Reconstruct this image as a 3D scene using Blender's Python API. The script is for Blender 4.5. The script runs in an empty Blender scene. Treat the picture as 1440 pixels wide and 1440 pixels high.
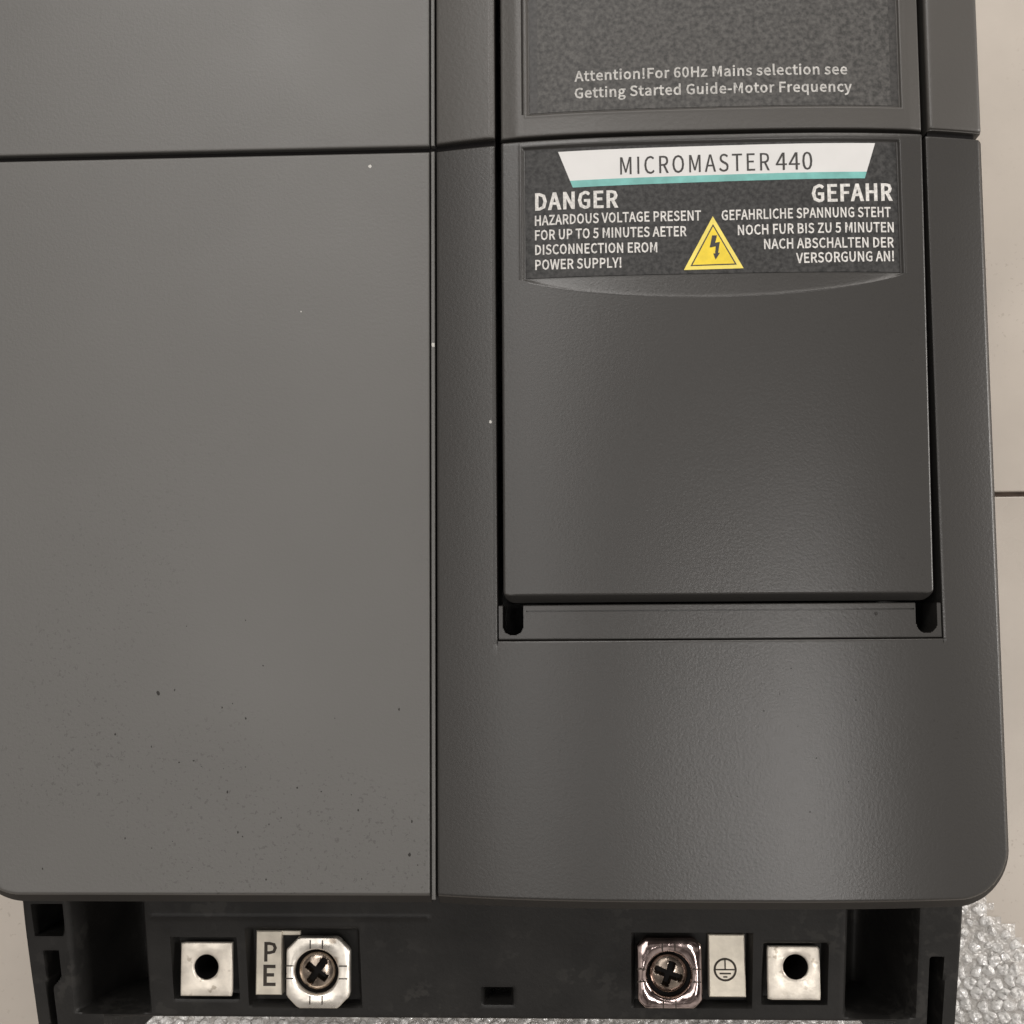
import bpy, math, random
from mathutils import Matrix, Vector
random.seed(7)
sc = bpy.context.scene
COL = sc.collection
FRONT = 0.245                                   # height of the drive's front face above the floor, metres

# ------------------------------------------------------------------ camera
cam_d = bpy.data.cameras.new('camera'); cam = bpy.data.objects.new('camera', cam_d); COL.objects.link(cam)
R = Matrix(((0.9990106212951457, 0.01034889823915601, 0.04325134500478099),
            (-0.006531979342547867, 0.996145143968228, -0.0874767705987542),
            (-0.043989905493823554, 0.08710770605264573, 0.995227177965358)))
cam.matrix_world = Matrix.Translation((0, 0, FRONT + 0.340)) @ R.to_4x4()
cam_d.sensor_width = 36; cam_d.sensor_fit = 'HORIZONTAL'; cam_d.lens = 45
cam_d.clip_start = 0.01; cam_d.clip_end = 50
sc.camera = cam

# ------------------------------------------------------------------ world (a dim room, soft and uneven)
w = bpy.data.worlds.new('World'); sc.world = w; w.use_nodes = True
nt = w.node_tree; bg = nt.nodes['Background']
tc = nt.nodes.new('ShaderNodeTexCoord'); nz = nt.nodes.new('ShaderNodeTexNoise'); cr = nt.nodes.new('ShaderNodeValToRGB')
nz.inputs['Scale'].default_value = 1.7; nz.inputs['Detail'].default_value = 1.0
cr.color_ramp.elements[0].position = .38; cr.color_ramp.elements[0].color = (.10, .085, .08, 1)
cr.color_ramp.elements[1].position = .62; cr.color_ramp.elements[1].color = (1.0, .93, .86, 1)
nt.links.new(tc.outputs['Generated'], nz.inputs['Vector']); nt.links.new(nz.outputs['Fac'], cr.inputs['Fac'])
nt.links.new(cr.outputs['Color'], bg.inputs['Color'])
bg.inputs['Strength'].default_value = 0.56

# ------------------------------------------------------------------ lamps
def area(name, loc, target, sx, sy, power, col):
    l = bpy.data.lights.new(name, 'AREA'); l.shape = 'RECTANGLE'; l.size = sx; l.size_y = sy; l.energy = power; l.color = col
    o = bpy.data.objects.new(name, l); COL.objects.link(o); o.location = loc
    o.rotation_euler = (Vector(target) - Vector(loc)).to_track_quat('-Z', 'Y').to_euler()
    return o
area('left_ceiling_panel', (-0.66, 0.30, 2.3), (-.66, .3, 0), 0.70, 1.8, 9, (1, .965, .93))
area('far_ceiling_panel', (-0.45, 1.45, 2.3), (-.45, 1.45, 0), 0.90, 0.9, 26, (1, .965, .93))
area('right_ceiling_panel', (0.51, -0.36, 2.3), (.51, -.36, 0), 0.28, 0.84, 10, (1, .965, .93))
area('room_fill', (0.7, 1.8, 1.8), (0, 0, .2), 0.8, 0.8, 13, (1, .945, .89))  # added fill for overall brightness, no known lamp there
area('side_fill', (2.1, 0.25, 0.85), (.2, 0, 0), 0.7, 0.7, 26, (1, .955, .91))  # added fill to brighten the floor and wrap on the right
sc.view_settings.view_transform = 'Standard'; sc.view_settings.look = 'None'
sc.view_settings.exposure = 0.0; sc.view_settings.gamma = 1.0

# ------------------------------------------------------------------ materials
def mat(name, col, rough=.5, metal=0., noise=None, bump=None, spec=.5, grains=None, roughvar=None, gmask=None):
    """noise=(scale, amount, detail) mottles the colour; bump=(scale, distance_m[, patchiness scale])"""
    m = bpy.data.materials.new(name); m.use_nodes = True; n = m.node_tree.nodes; L = m.node_tree.links
    b = n['Principled BSDF']; b.inputs['Roughness'].default_value = rough; b.inputs['Metallic'].default_value = metal
    b.inputs['Base Color'].default_value = (*col, 1); b.inputs['Specular IOR Level'].default_value = spec
    tcn = n.new('ShaderNodeTexCoord')
    def noise_node(s, d=3., r=.55):
        q = n.new('ShaderNodeTexNoise'); q.inputs['Scale'].default_value = s; q.inputs['Detail'].default_value = d
        q.inputs['Roughness'].default_value = r; L.new(tcn.outputs['Object'], q.inputs['Vector']); return q
    def mix(fac, a, c):
        q = n.new('ShaderNodeMix'); q.data_type = 'RGBA'
        L.new(fac, q.inputs[0])
        for i, v in ((6, a), (7, c)):
            if isinstance(v, tuple): q.inputs[i].default_value = (*v, 1)
            else: L.new(v, q.inputs[i])
        return q.outputs[2]
    def ramp(src, lo, hi):
        q = n.new('ShaderNodeMapRange'); q.inputs['From Min'].default_value = lo; q.inputs['From Max'].default_value = hi
        L.new(src, q.inputs['Value']); return q.outputs['Result']
    cur = col
    if noise:
        q = noise_node(noise[0], noise[2] if len(noise) > 2 else 3)
        k = noise[1]
        cur = mix(ramp(q.outputs['Fac'], .32, .68), tuple(c * (1 - k) for c in col), tuple(min(1, c * (1 + k)) for c in col))
    if grains:                                    # (scale, threshold, colour, patch scale)
        g = noise_node(grains[0], 2.0); p = noise_node(grains[3], 1.0)
        mu = n.new('ShaderNodeMath'); mu.operation = 'MULTIPLY'
        L.new(ramp(g.outputs['Fac'], grains[1], grains[1] + .06), mu.inputs[0]); L.new(ramp(p.outputs['Fac'], .47, .62), mu.inputs[1])
        mu2 = n.new('ShaderNodeMath'); mu2.operation = 'MULTIPLY'; mu2.inputs[1].default_value = .6; L.new(mu.outputs[0], mu2.inputs[0])
        if gmask:                                 # dust gathered towards the lower end of the panel
            sx = n.new('ShaderNodeSeparateXYZ'); L.new(tcn.outputs['Object'], sx.inputs[0]); mk = n.new('ShaderNodeMath'); mk.operation = 'MULTIPLY'; mk.inputs[1].default_value = .5
            L.new(ramp(sx.outputs['Y'], *gmask), mk.inputs[0]); L.new(mk.outputs[0], mu2.inputs[1])
        cur = mix(mu2.outputs[0], cur, grains[2])
    if not isinstance(cur, tuple): L.new(cur, b.inputs['Base Color'])
    if roughvar:
        q = noise_node(roughvar[0], 4); mr = n.new('ShaderNodeMapRange')
        mr.inputs['From Min'].default_value = .3; mr.inputs['From Max'].default_value = .7
        mr.inputs['To Min'].default_value = rough - roughvar[1]; mr.inputs['To Max'].default_value = rough + roughvar[1]
        L.new(q.outputs['Fac'], mr.inputs['Value']); L.new(mr.outputs['Result'], b.inputs['Roughness'])
    if bump:
        q = noise_node(bump[0], 2.5, .6); bp = n.new('ShaderNodeBump'); bp.inputs['Distance'].default_value = bump[1]
        bp.inputs['Strength'].default_value = 1.0
        L.new(q.outputs['Fac'], bp.inputs['Height']); L.new(bp.outputs['Normal'], b.inputs['Normal'])
    return m
PL_COVER = mat('anthracite_plastic', (.039, .0372, .0350), .32, noise=(22, .03), bump=(1300, .00004),
               grains=(1100, .64, (.028, .026, .024), 28))
PL_LEFT = mat('sheen_side_plastic', (.098, .0950, .0895), .40, noise=(10, .05, 6), bump=(1200, .00004), roughvar=(14, .05), gmask=(-.02, -.12),
              grains=(1100, .62, (.040, .038, .034), 16))  # base lightened to carry the lamp sheen on the flat side covers
PL_UP = mat('grey_upper_plastic', (.066, .062, .057), .40, noise=(22, .04), bump=(900, .00005))
PL_DARK = mat('black_housing_plastic', (.014, .0132, .0122), .52, spec=.4, noise=(60, .3), bump=(700, .00008), grains=(260, .53, (.034, .032, .029), 45))
PL_GAP = mat('seam_hole_black', (.008, .007, .007), .8, spec=.2)
PL_RIM_SHADE = mat('rim_shade_plastic', (.022, .0205, .019), .6, spec=.3)  # near-black standing in for shade on the covers' turned-down rim
LBL_DARK = mat('dark_label_film', (.019, .0185, .018), .58, noise=(850, .95, 2), bump=(500, .00004))
LBL_UP = mat('grey_label_film', (.050, .048, .045), .55, noise=(850, .6, 2), bump=(500, .00004))
LBL_EDGE = mat('label_border_print', (.030, .0285, .027), .5, noise=(900, .5, 3))
WHITE = mat('white_print', (.64, .635, .625), .5, noise=(90, .03))
INKW = mat('white_letter_ink', (.60, .585, .56), .6, noise=(1300, .22, 2))
INKG = mat('grey_letter_ink', (.44, .43, .41), .6, noise=(1300, .3, 2))
INKD = mat('dark_letter_ink', (.035, .032, .030), .6)
TEAL = mat('teal_print', (.16, .42, .39), .5, noise=(260, .15))
YEL = mat('yellow_print', (.80, .60, .03), .5, noise=(300, .10))
YEL2 = mat('pale_yellow_print', (.80, .66, .13), .5, noise=(300, .08))
NICKEL = mat('nickel_plate', (.76, .70, .61), .40, .5, noise=(230, .16), bump=(300, .0001), roughvar=(200, .12), grains=(330, .60, (.25, .20, .14), 90))
TIN = mat('stamped_tin', (.62, .57, .48), .45, .5, noise=(200, .12), bump=(300, .00008))
CHROME = mat('bright_clamp_metal', (.84, .79, .71), .32, .8, noise=(220, .16), bump=(140, .00028), roughvar=(120, .1), grains=(200, .58, (.30, .22, .15), 80))
CHROME2 = mat('dim_reflection_clamp_metal', (.52, .42, .40), .12, 1.0, noise=(200, .3), bump=(110, .0005), roughvar=(150, .1))  # base darkened and pinkish in place of dim reflections on this clamp
SCREW = mat('screw_steel', (.36, .30, .25), .24, 1.0, noise=(400, .3), bump=(300, .00012))
STAMP = mat('stamped_groove', (.035, .026, .018), .7)
TILE = mat('beige_floor_tile', (.49, .442, .388), .33, noise=(11, .10, 6), bump=(60, .0001), roughvar=(12, .08), grains=(420, .63, (.36, .31, .26), 12))
GROUT = mat('brown_grout', (.10, .072, .055), .9, noise=(200, .3))
MARK = mat('dark_speck', (.02, .018, .016), .8)
MARKL = mat('pale_speck', (.5, .49, .46), .6)
def film(name, tr, col, rough):
    m = bpy.data.materials.new(name); m.use_nodes = True; n = m.node_tree.nodes; L = m.node_tree.links
    b = n['Principled BSDF']; b.inputs['Base Color'].default_value = (*col, 1); b.inputs['Roughness'].default_value = rough
    b.inputs['Alpha'].default_value = 1 - tr; b.inputs['Specular IOR Level'].default_value = .9
    b.inputs['Coat Weight'].default_value = 1; b.inputs['Coat IOR'].default_value = 2.1; b.inputs['Coat Roughness'].default_value = .08
    t = n.new('ShaderNodeTexCoord'); q = n.new('ShaderNodeTexNoise'); q.inputs['Scale'].default_value = 260
    bp = n.new('ShaderNodeBump'); bp.inputs['Distance'].default_value = .004
    L.new(t.outputs['Object'], q.inputs['Vector']); L.new(q.outputs['Fac'], bp.inputs['Height']); L.new(bp.outputs['Normal'], b.inputs['Normal'])
    L.new(bp.outputs['Normal'], b.inputs['Coat Normal'])
    return m
FILM = film('clear_plastic_film', .45, (.82, .80, .77), .2)
BUB = film('clear_bubble_plastic', .28, (.93, .92, .90), .12)

# ------------------------------------------------------------------ helpers (device coordinates in mm, z 0 = front face)
BASE = Vector((-0.0235, 0.095, 0.0))
def Vv(x, y, z): return (x / 1000 - BASE.x, y / 1000 - BASE.y, FRONT + z / 1000)
def link(name, verts, faces, m, parent, smooth=35, raw=False):
    me = bpy.data.meshes.new(name); me.from_pydata(verts if raw else [Vv(*v) for v in verts], [], faces); me.update()
    me.materials.append(m)
    if smooth is not None:
        me.polygons.foreach_set('use_smooth', [True] * len(me.polygons)); me.set_sharp_from_angle(angle=math.radians(smooth))
    o = bpy.data.objects.new(name, me); COL.objects.link(o); o.parent = parent
    return o
def empty(name, loc, label, cat):
    e = bpy.data.objects.new(name, None); COL.objects.link(e); e.location = loc; e.empty_display_size = .05
    e['label'] = label; e['category'] = cat; return e
def arc(X):
    t = abs((X - 38.4) / 74.4); return 7.5 * (1 - min(1, t) ** 3)
def sst(a, b, x):
    t = max(0., min(1., (x - a) / (b - a))); return t * t * (3 - 2 * t)
def fil(d, r):
    if d >= r: return 0.
    d = max(0., d); return -(r - math.sqrt(max(0, r * r - (r - d) ** 2)))
def spans(keys, base, fine=.12, reach=1.0):
    """coordinates from first to last key, dense beside each key"""
    out = set()
    for a, b in zip(keys, keys[1:]):
        L = b - a; out.update((round(a, 4), round(b, 4)))
        offs = [fine * 1.0, fine * 2.2, fine * 4, fine * 6.5, fine * 10]
        for o in offs:
            if o < reach * 3 and o < L * .45: out.update((round(a + o, 4), round(b - o, 4)))
        n = max(1, int(L / base))
        for i in range(1, n): out.add(round(a + L * i / n, 4))
    s = sorted(out); r = [s[0]]
    for v in s[1:]:
        if v - r[-1] > fine * .6: r.append(v)
    r[-1] = s[-1]; return r
def sheet(name, xs, ys, warp, height, m, parent, keep=None, wall=-22, back=True, smooth=35, rim_shade=None):
    nx, ny = len(xs), len(ys); verts = []; faces = []
    for y in ys:
        for x in xs:
            X, Y = warp(x, y) if warp else (x, y)
            verts.append((X, Y, height(X, Y)))
    kept = set()
    for j in range(ny - 1):
        for i in range(nx - 1):
            if keep is None or keep((xs[i] + xs[i + 1]) / 2, (ys[j] + ys[j + 1]) / 2):
                kept.add((i, j)); a = j * nx + i; faces.append((a, a + 1, a + nx + 1, a + nx))
    wv = {}
    def low(a):
        if a not in wv:
            X, Y, Z = verts[a]; k = len(verts); verts.append((X, Y, Z)); verts.append((X, Y, wall if wall < Z else Z - 1)); wv[a] = k
        return wv[a]
    for (i, j) in list(kept):
        a = j * nx + i; q = (a, a + 1, a + nx + 1, a + nx)
        for (di, dj, p, s) in ((0, -1, 0, 1), (1, 0, 1, 2), (0, 1, 2, 3), (-1, 0, 3, 0)):
            if (i + di, j + dj) not in kept:
                u, v = low(q[p]), low(q[s]); faces.append((u, u + 1, v + 1, v))
    used = sorted({v for f in faces for v in f}); re = {v: k for k, v in enumerate(used)}
    o = link(name, [verts[v] for v in used], [tuple(re[v] for v in f) for f in faces], m, parent, smooth)
    if rim_shade:                                      # outer edge faces darkened: shade on the rim put into the colour
        o.data.materials.append(PL_RIM_SHADE)
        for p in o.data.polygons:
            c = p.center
            if rim_shade((c.x + BASE.x) * 1000, (c.y + BASE.y) * 1000, (c.z - FRONT) * 1000): p.material_index = 1
    return o
def box(name, x0, x1, y0, y1, z0, z1, m, parent, bev=.4):
    b = bev; vs = []
    for (z, k) in ((z0, 0), (z1 - b, 0), (z1, b)):
        vs += [(x0 + k, y0 + k, z), (x1 - k, y0 + k, z), (x1 - k, y1 - k, z), (x0 + k, y1 - k, z)]
    fs = [(3, 2, 1, 0), (8, 9, 10, 11)]
    for r in (0, 4):
        for i in range(4): fs.append((r + i, r + (i + 1) % 4, r + 4 + (i + 1) % 4, r + 4 + i))
    return link(name, vs, fs, m, parent, 30)

# ------------------------------------------------------------------ floor
fl = bpy.data.objects.new('floor', bpy.data.meshes.new('floor')); COL.objects.link(fl)
fl.data.from_pydata([(-2.4, -2.4, -.0035), (2.4, -2.4, -.0035), (2.4, 2.4, -.0035), (-2.4, 2.4, -.0035)], [], [(0, 1, 2, 3)])
fl.data.materials.append(GROUT); fl['kind'] = 'structure'
T = .600; g = .0011; b = .0006
def tile_mesh():
    h = T / 2 - g; vs = []
    for z, k in ((-.004, 0), (-b, 0), (-b * .3, b * .3), (0, b)):
        vs += [(-h + k, -h + k, z), (h - k, -h + k, z), (h - k, h - k, z), (-h + k, h - k, z)]
    fs = [(12, 13, 14, 15)]
    for r in (0, 4, 8):
        for i in range(4): fs.append((r + i, r + (i + 1) % 4, r + 4 + (i + 1) % 4, r + 4 + i))
    me = bpy.data.meshes.new('tile'); me.from_pydata(vs, [], fs); me.materials.append(TILE); return me
tm = tile_mesh()
for i in range(-2, 3):
    for j in range(-2, 3):
        o = bpy.data.objects.new('tile', tm); COL.objects.link(o); o.parent = fl
        o.location = (.02 + i * T, .0572 + T / 2 + j * T, 0)

# ------------------------------------------------------------------ the drive
D = empty('motor_drive', BASE, 'large dark grey plastic motor drive lying face up on the beige tiled floor', 'motor drive')
SL, SR = -36.75, -35.0                          # the thin strip between side cover and front cover
XR, XL, YB = 112.8, -160.0, -73.0

def rbox_d(X, Y, left, right, bottom, r, lx, rx):
    """distance to the outline and how much it faces down the page; only outer sides named count"""
    if right and X > XR - r and Y < bottom + r:
        dx, dy = X - (XR - r), (bottom + r) - Y; q = math.hypot(dx, dy); return r - q, dy / max(q, 1e-6)
    if left and X < XL + r and Y < bottom + r:
        dx, dy = (XL + r) - X, (bottom + r) - Y; q = math.hypot(dx, dy); return r - q, dy / max(q, 1e-6)
    c = [(Y - bottom, 1.)]
    if right: c.append((XR - X, 0.))
    if left: c.append((X - XL, 0.))
    return min(c)
CR = 14.0
def edge_r(w_): return 1.3 + 2.0 * w_
def skirt(d, w_):
    k = .9 + 1.9 * w_
    if d >= k + .6: return 0.
    if d >= k: return -(k + .6 - d) ** 2 * 1.25
    return -.45 - (k - d) * 1.5
def in_rim_shade(X, Y, left):
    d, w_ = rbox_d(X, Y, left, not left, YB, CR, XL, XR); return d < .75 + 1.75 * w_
def xr_at(Y, r=CR):
    q = (YB + r) - Y
    return XR if q <= 0 else XR - r + math.sqrt(max(0, r * r - q * q))
def xl_at(Y, r=CR):
    q = (YB + r) - Y
    return XL if q <= 0 else XL + r - math.sqrt(max(0, r * r - q * q))

# housing behind the covers
box('housing', -156.5, 109.5, -76, 298, -FRONT * 1000 + 5, -23, PL_DARK, D, 2)
box('rear_foot', -150, 103, -70, 290, -FRONT * 1000, -FRONT * 1000 + 5.5, PL_DARK, D, 1)

# left side covers
def left_warp(x, y):
    if x < -140: return (-140 + (x + 140) / (XL + 140) * (xl_at(y) + 140), y)
    return x, y
def left_h(top):
    def h(X, Y):
        d, w_ = rbox_d(X, Y, True, False, YB if not top else -999, CR, XL, XR)
        z = skirt(d, w_) + fil(SL - .05 - X, .35)
        z += fil((129.35 - Y) if not top else (Y - 131.0), .5)
        return z
    return h
ys_low = sorted(set(spans([YB, 129.35], 4) + [YB + CR - CR * math.cos(a * math.pi / 40) for a in range(1, 21)] + [YB + k * .25 for k in range(1, 16)]))
xs_left = sorted(set(spans([XL, SL - .05], 4) + [XL + k * .2 for k in range(1, 12)] + [XL + k * .5 for k in range(5, 36)]))
sheet('side_cover', xs_left, ys_low, left_warp, left_h(False), PL_LEFT, D, rim_shade=lambda X, Y, z: in_rim_shade(X, Y, True))
sheet('side_cover', xs_left, spans([131.0, 298], 4), None, left_h(True), PL_LEFT, D)
# thin raised strips
def strip(y0, y1):
    cx = (SL + SR) / 2
    def h(X, Y): return .25 + fil(min(X - (cx - .52), cx + .52 - X), .25) + fil(min(Y - y0, y1 - Y), .2)
    sheet('edge_strip', spans([cx - .52, cx + .52], .2, .05), spans([y0, y1], 3, .08), None, h, PL_LEFT, D)
strip(YB + 1.6, 129.3); strip(130.9, 298)

# lower front cover with its opening
OL, OR, OB = -18.6, 96.5, -4.3
CX0, CX1 = SR + .15, XR
def fc_warp(x, y):
    if x > OR + .5: return (OR + .5 + (x - OR - .5) / (XR - OR - .5) * (xr_at(y) - OR - .5), y)
    return x, y
def fc_h(X, Y):
    d, w_ = rbox_d(X, Y, False, True, YB, CR, XL, XR)
    z = arc(X) + skirt(d, w_) + fil(X - CX0, .5) + fil(129.2 - Y, .45)
    if Y > OB - 1.0:
        if X <= OL + .01: z += fil(OL - X, .25) - .22 * max(0, 1.15 - (OL - X))
        elif X >= OR - .01: z += fil(X - OR, .25) - .15 * max(0, .8 - (X - OR))
    if OL - .3 < X < OR + .3 and Y <= OB + .01: z += fil(OB - Y, .4)
    return z
xs = spans([CX0, OL - 1.15, OL, OR, OR + .8, XR], 2.6)
xs = sorted(set(xs + [XR - k * .2 for k in range(1, 10)] + [XR - k * .5 for k in range(4, 30)]))
ys = sorted(set(spans([YB, OB, 129.2], 4) + [YB + CR - CR * math.cos(a * math.pi / 40) for a in range(1, 21)] + [YB + k * .25 for k in range(1, 16)]))
sheet('front_cover', xs, ys, fc_warp, fc_h, PL_COVER, D, keep=lambda x, y: not (OL < x < OR and y > OB), rim_shade=lambda X, Y, z: in_rim_shade(X, Y, False))

# upper cover columns
def uc_h(lx, rx, inner_left):
    def h(X, Y):
        z = arc(X) + fil(Y - 131.3, .6)
        if inner_left: z += fil(XR - X, 1.3) + fil(X - lx, 1.6) * .8
        else: z += fil(X - lx, .5) + fil(rx - X, .25) - .22 * max(0, 1.6 - (rx - X))
        return z
    return h
sheet('upper_cover', spans([CX0, OL - 1.6, OL], 1.6), spans([131.3, 298], 4), None, uc_h(CX0, OL, False), PL_UP, D)
sheet('upper_cover', spans([97.4, XR - .4], 1.6), spans([131.0, 298], 4), None, uc_h(97.4, XR - .4, True), PL_UP, D)
# seam backing behind the horizontal joint
def seam_h(X, Y): return (arc(X) if X > CX0 else 0) - 2.2
sheet('seam_backing', spans([-158, CX0, OL], 3), [126.5, 134], None, seam_h, PL_GAP, D, wall=-20)
sheet('seam_backing', spans([97.6, XR - 2], 2), [126.5, 134], None, seam_h, PL_GAP, D, wall=-20)

# upper lid with sunk label field
LX0, LX1, LY0 = -16.9, 95.6, 130.8
def lid_h(X, Y):
    z = arc(X) + fil(min(X - LX0, LX1 - X), .5) + fil(Y - LY0, .5)
    z -= .55 * (1 - sst(0, 4.8, X - LX0)) + .55 * (1 - sst(0, 4.0, LX1 - X))
    din = min(X + 9.9, 90.3 - X, Y - 136.6)
    z -= .7 * sst(0, .55, din)
    z += .10 * math.exp(-((din + .35) / .25) ** 2)
    if Y > 137.0: z -= .55 * (1 - min(1, abs(X + 11.0) / .3)) if abs(X + 11.0) < .3 else 0
    return z
sheet('upper_lid', spans([LX0, -12.2, -11.3, -11.0, -10.7, -9.9, -9.3, 89.7, 90.3, 91.8, LX1], 2.2, .1), spans([LY0, 136.6, 137.15, 298], 3, .1), None, lid_h, PL_UP, D, smooth=50)

# door
DY0, DY1 = 5.6, 129.7
def dxl(Y): return -16.9 - .1 * (DY1 - Y) / 124
def dxr(Y): return 95.6 - 1.2 * (DY1 - Y) / 124
DR = 3.2
def door_lim(Y):
    a, b_ = dxl(Y), dxr(Y); q = DY0 + DR - Y
    if q > 0:
        k = DR - math.sqrt(max(0, DR * DR - q * q)); a += k; b_ -= k
    return a, b_
def door_warp(x, y):
    a, b_ = door_lim(y); y2 = y + .45 * (1 - ((x - .5) * 2) ** 2) * (1 - sst(0, 30, y - DY0)) * 0
    if x < .03: return a + (dxl(y) + (dxr(y) - dxl(y)) * .03 - a) * x / .03, y
    if x > .97: return b_ - (b_ - (dxl(y) + (dxr(y) - dxl(y)) * .97)) * (1 - x) / .03, y
    return dxl(y) + (dxr(y) - dxl(y)) * x, y
RX0, RX1, RY0, RY1 = -11.4, 89.4, 91.6, 128.0
def arc_y(X):
    t = (X - 39) / 50.4
    return RY0 + .2 - 6.3 * math.sqrt(max(0, 1 - t * t)) ** 1.35 if abs(t) < 1 else RY0 + .2
def door_h(X, Y):
    a, b_ = dxl(Y), dxr(Y)
    q = DY0 + DR - Y; dx = min(X - a, b_ - X)
    if q > 0 and dx < DR: d = DR - math.hypot(q, DR - dx); wy = q / math.hypot(q, DR - dx)
    elif Y - DY0 < dx: d = Y - DY0; wy = 1
    else: d = dx; wy = 0
    z = arc(X) + (fil(d, .6) if wy < .3 else skirt(d + 1.6 * (1 - wy) , .45 * wy)) + fil(DY1 - Y, .5)
    z += .25 * math.exp(-((d - .9) / .5) ** 2) * (1 - wy) * 0
    if Y >= RY0:
        q = min(X - RX0, RX1 - X, RY1 - Y); z -= .75 * sst(0, .7, q); z += .08 * math.exp(-((q + .35) / .28) ** 2)
    else:
        ay = arc_y(X)
        if Y > ay and RX0 < X < RX1:
            e = sst(0, .7, min(X - RX0, RX1 - X))
            z += .05 * math.exp(-((Y - ay) / .5) ** 2) * e
            z -= .40 * e * ((Y - ay) / max(.05, RY0 - ay)) ** .8
    return z
wd = dxr(100) - dxl(100)
def fx(X): return (X - dxl(100)) / wd
xk = [0, fx(RX0), fx(RX0 + .7), fx(RX1 - .7), fx(RX1), 1]
xs = sorted(set([v / wd for v in spans([k * wd for k in xk], .6, .12)] + [.03, .97]))
ys = spans([DY0, 85.3, RY0, RY1 - .7, RY1, DY1], 2.4, .12)
ys = sorted(set(ys + [85.1 + k * .11 for k in range(1, 62)] + [DY0 + k * .2 for k in range(1, 18)]))
sheet('door', xs, ys, door_warp, door_h, PL_COVER, D, wall=-14, smooth=50)

# latch bar below the door, with a slot at each end
def in_slot(X, Y, cx):
    r = 2.85
    if Y > -.1: return abs(X - cx) < r
    return math.hypot(X - cx, Y + .1) < r
def bar_h(X, Y):
    return arc(X) - .25 + fil(4.9 - Y, .25) - (.45 if 3.15 < Y < 3.5 and -11 < X < 89 else 0) + fil(Y + 4.05, .35)
xs = [OL + .35 + k * .25 for k in range(33)]
x_end = [OR - 8.4 + k * .25 for k in range(33)]
xs = sorted(set([round(v, 3) for v in xs + x_end] + [round(-9.9 + k * 3.0, 3) for k in range(1, 33)]))
ys = [-4.05, -3.95, -3.8] + [-3.6 + k * .25 for k in range(27)] + [3.14, 3.16, 3.49, 3.51, 3.9, 4.4, 4.7, 4.9]
sheet('latch_bar', xs, sorted(set(ys)), None, bar_h, PL_COVER, D, keep=lambda x, y: not (in_slot(x, y, -14.5) or in_slot(x, y, 92.3)), wall=-10, smooth=40)

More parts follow.
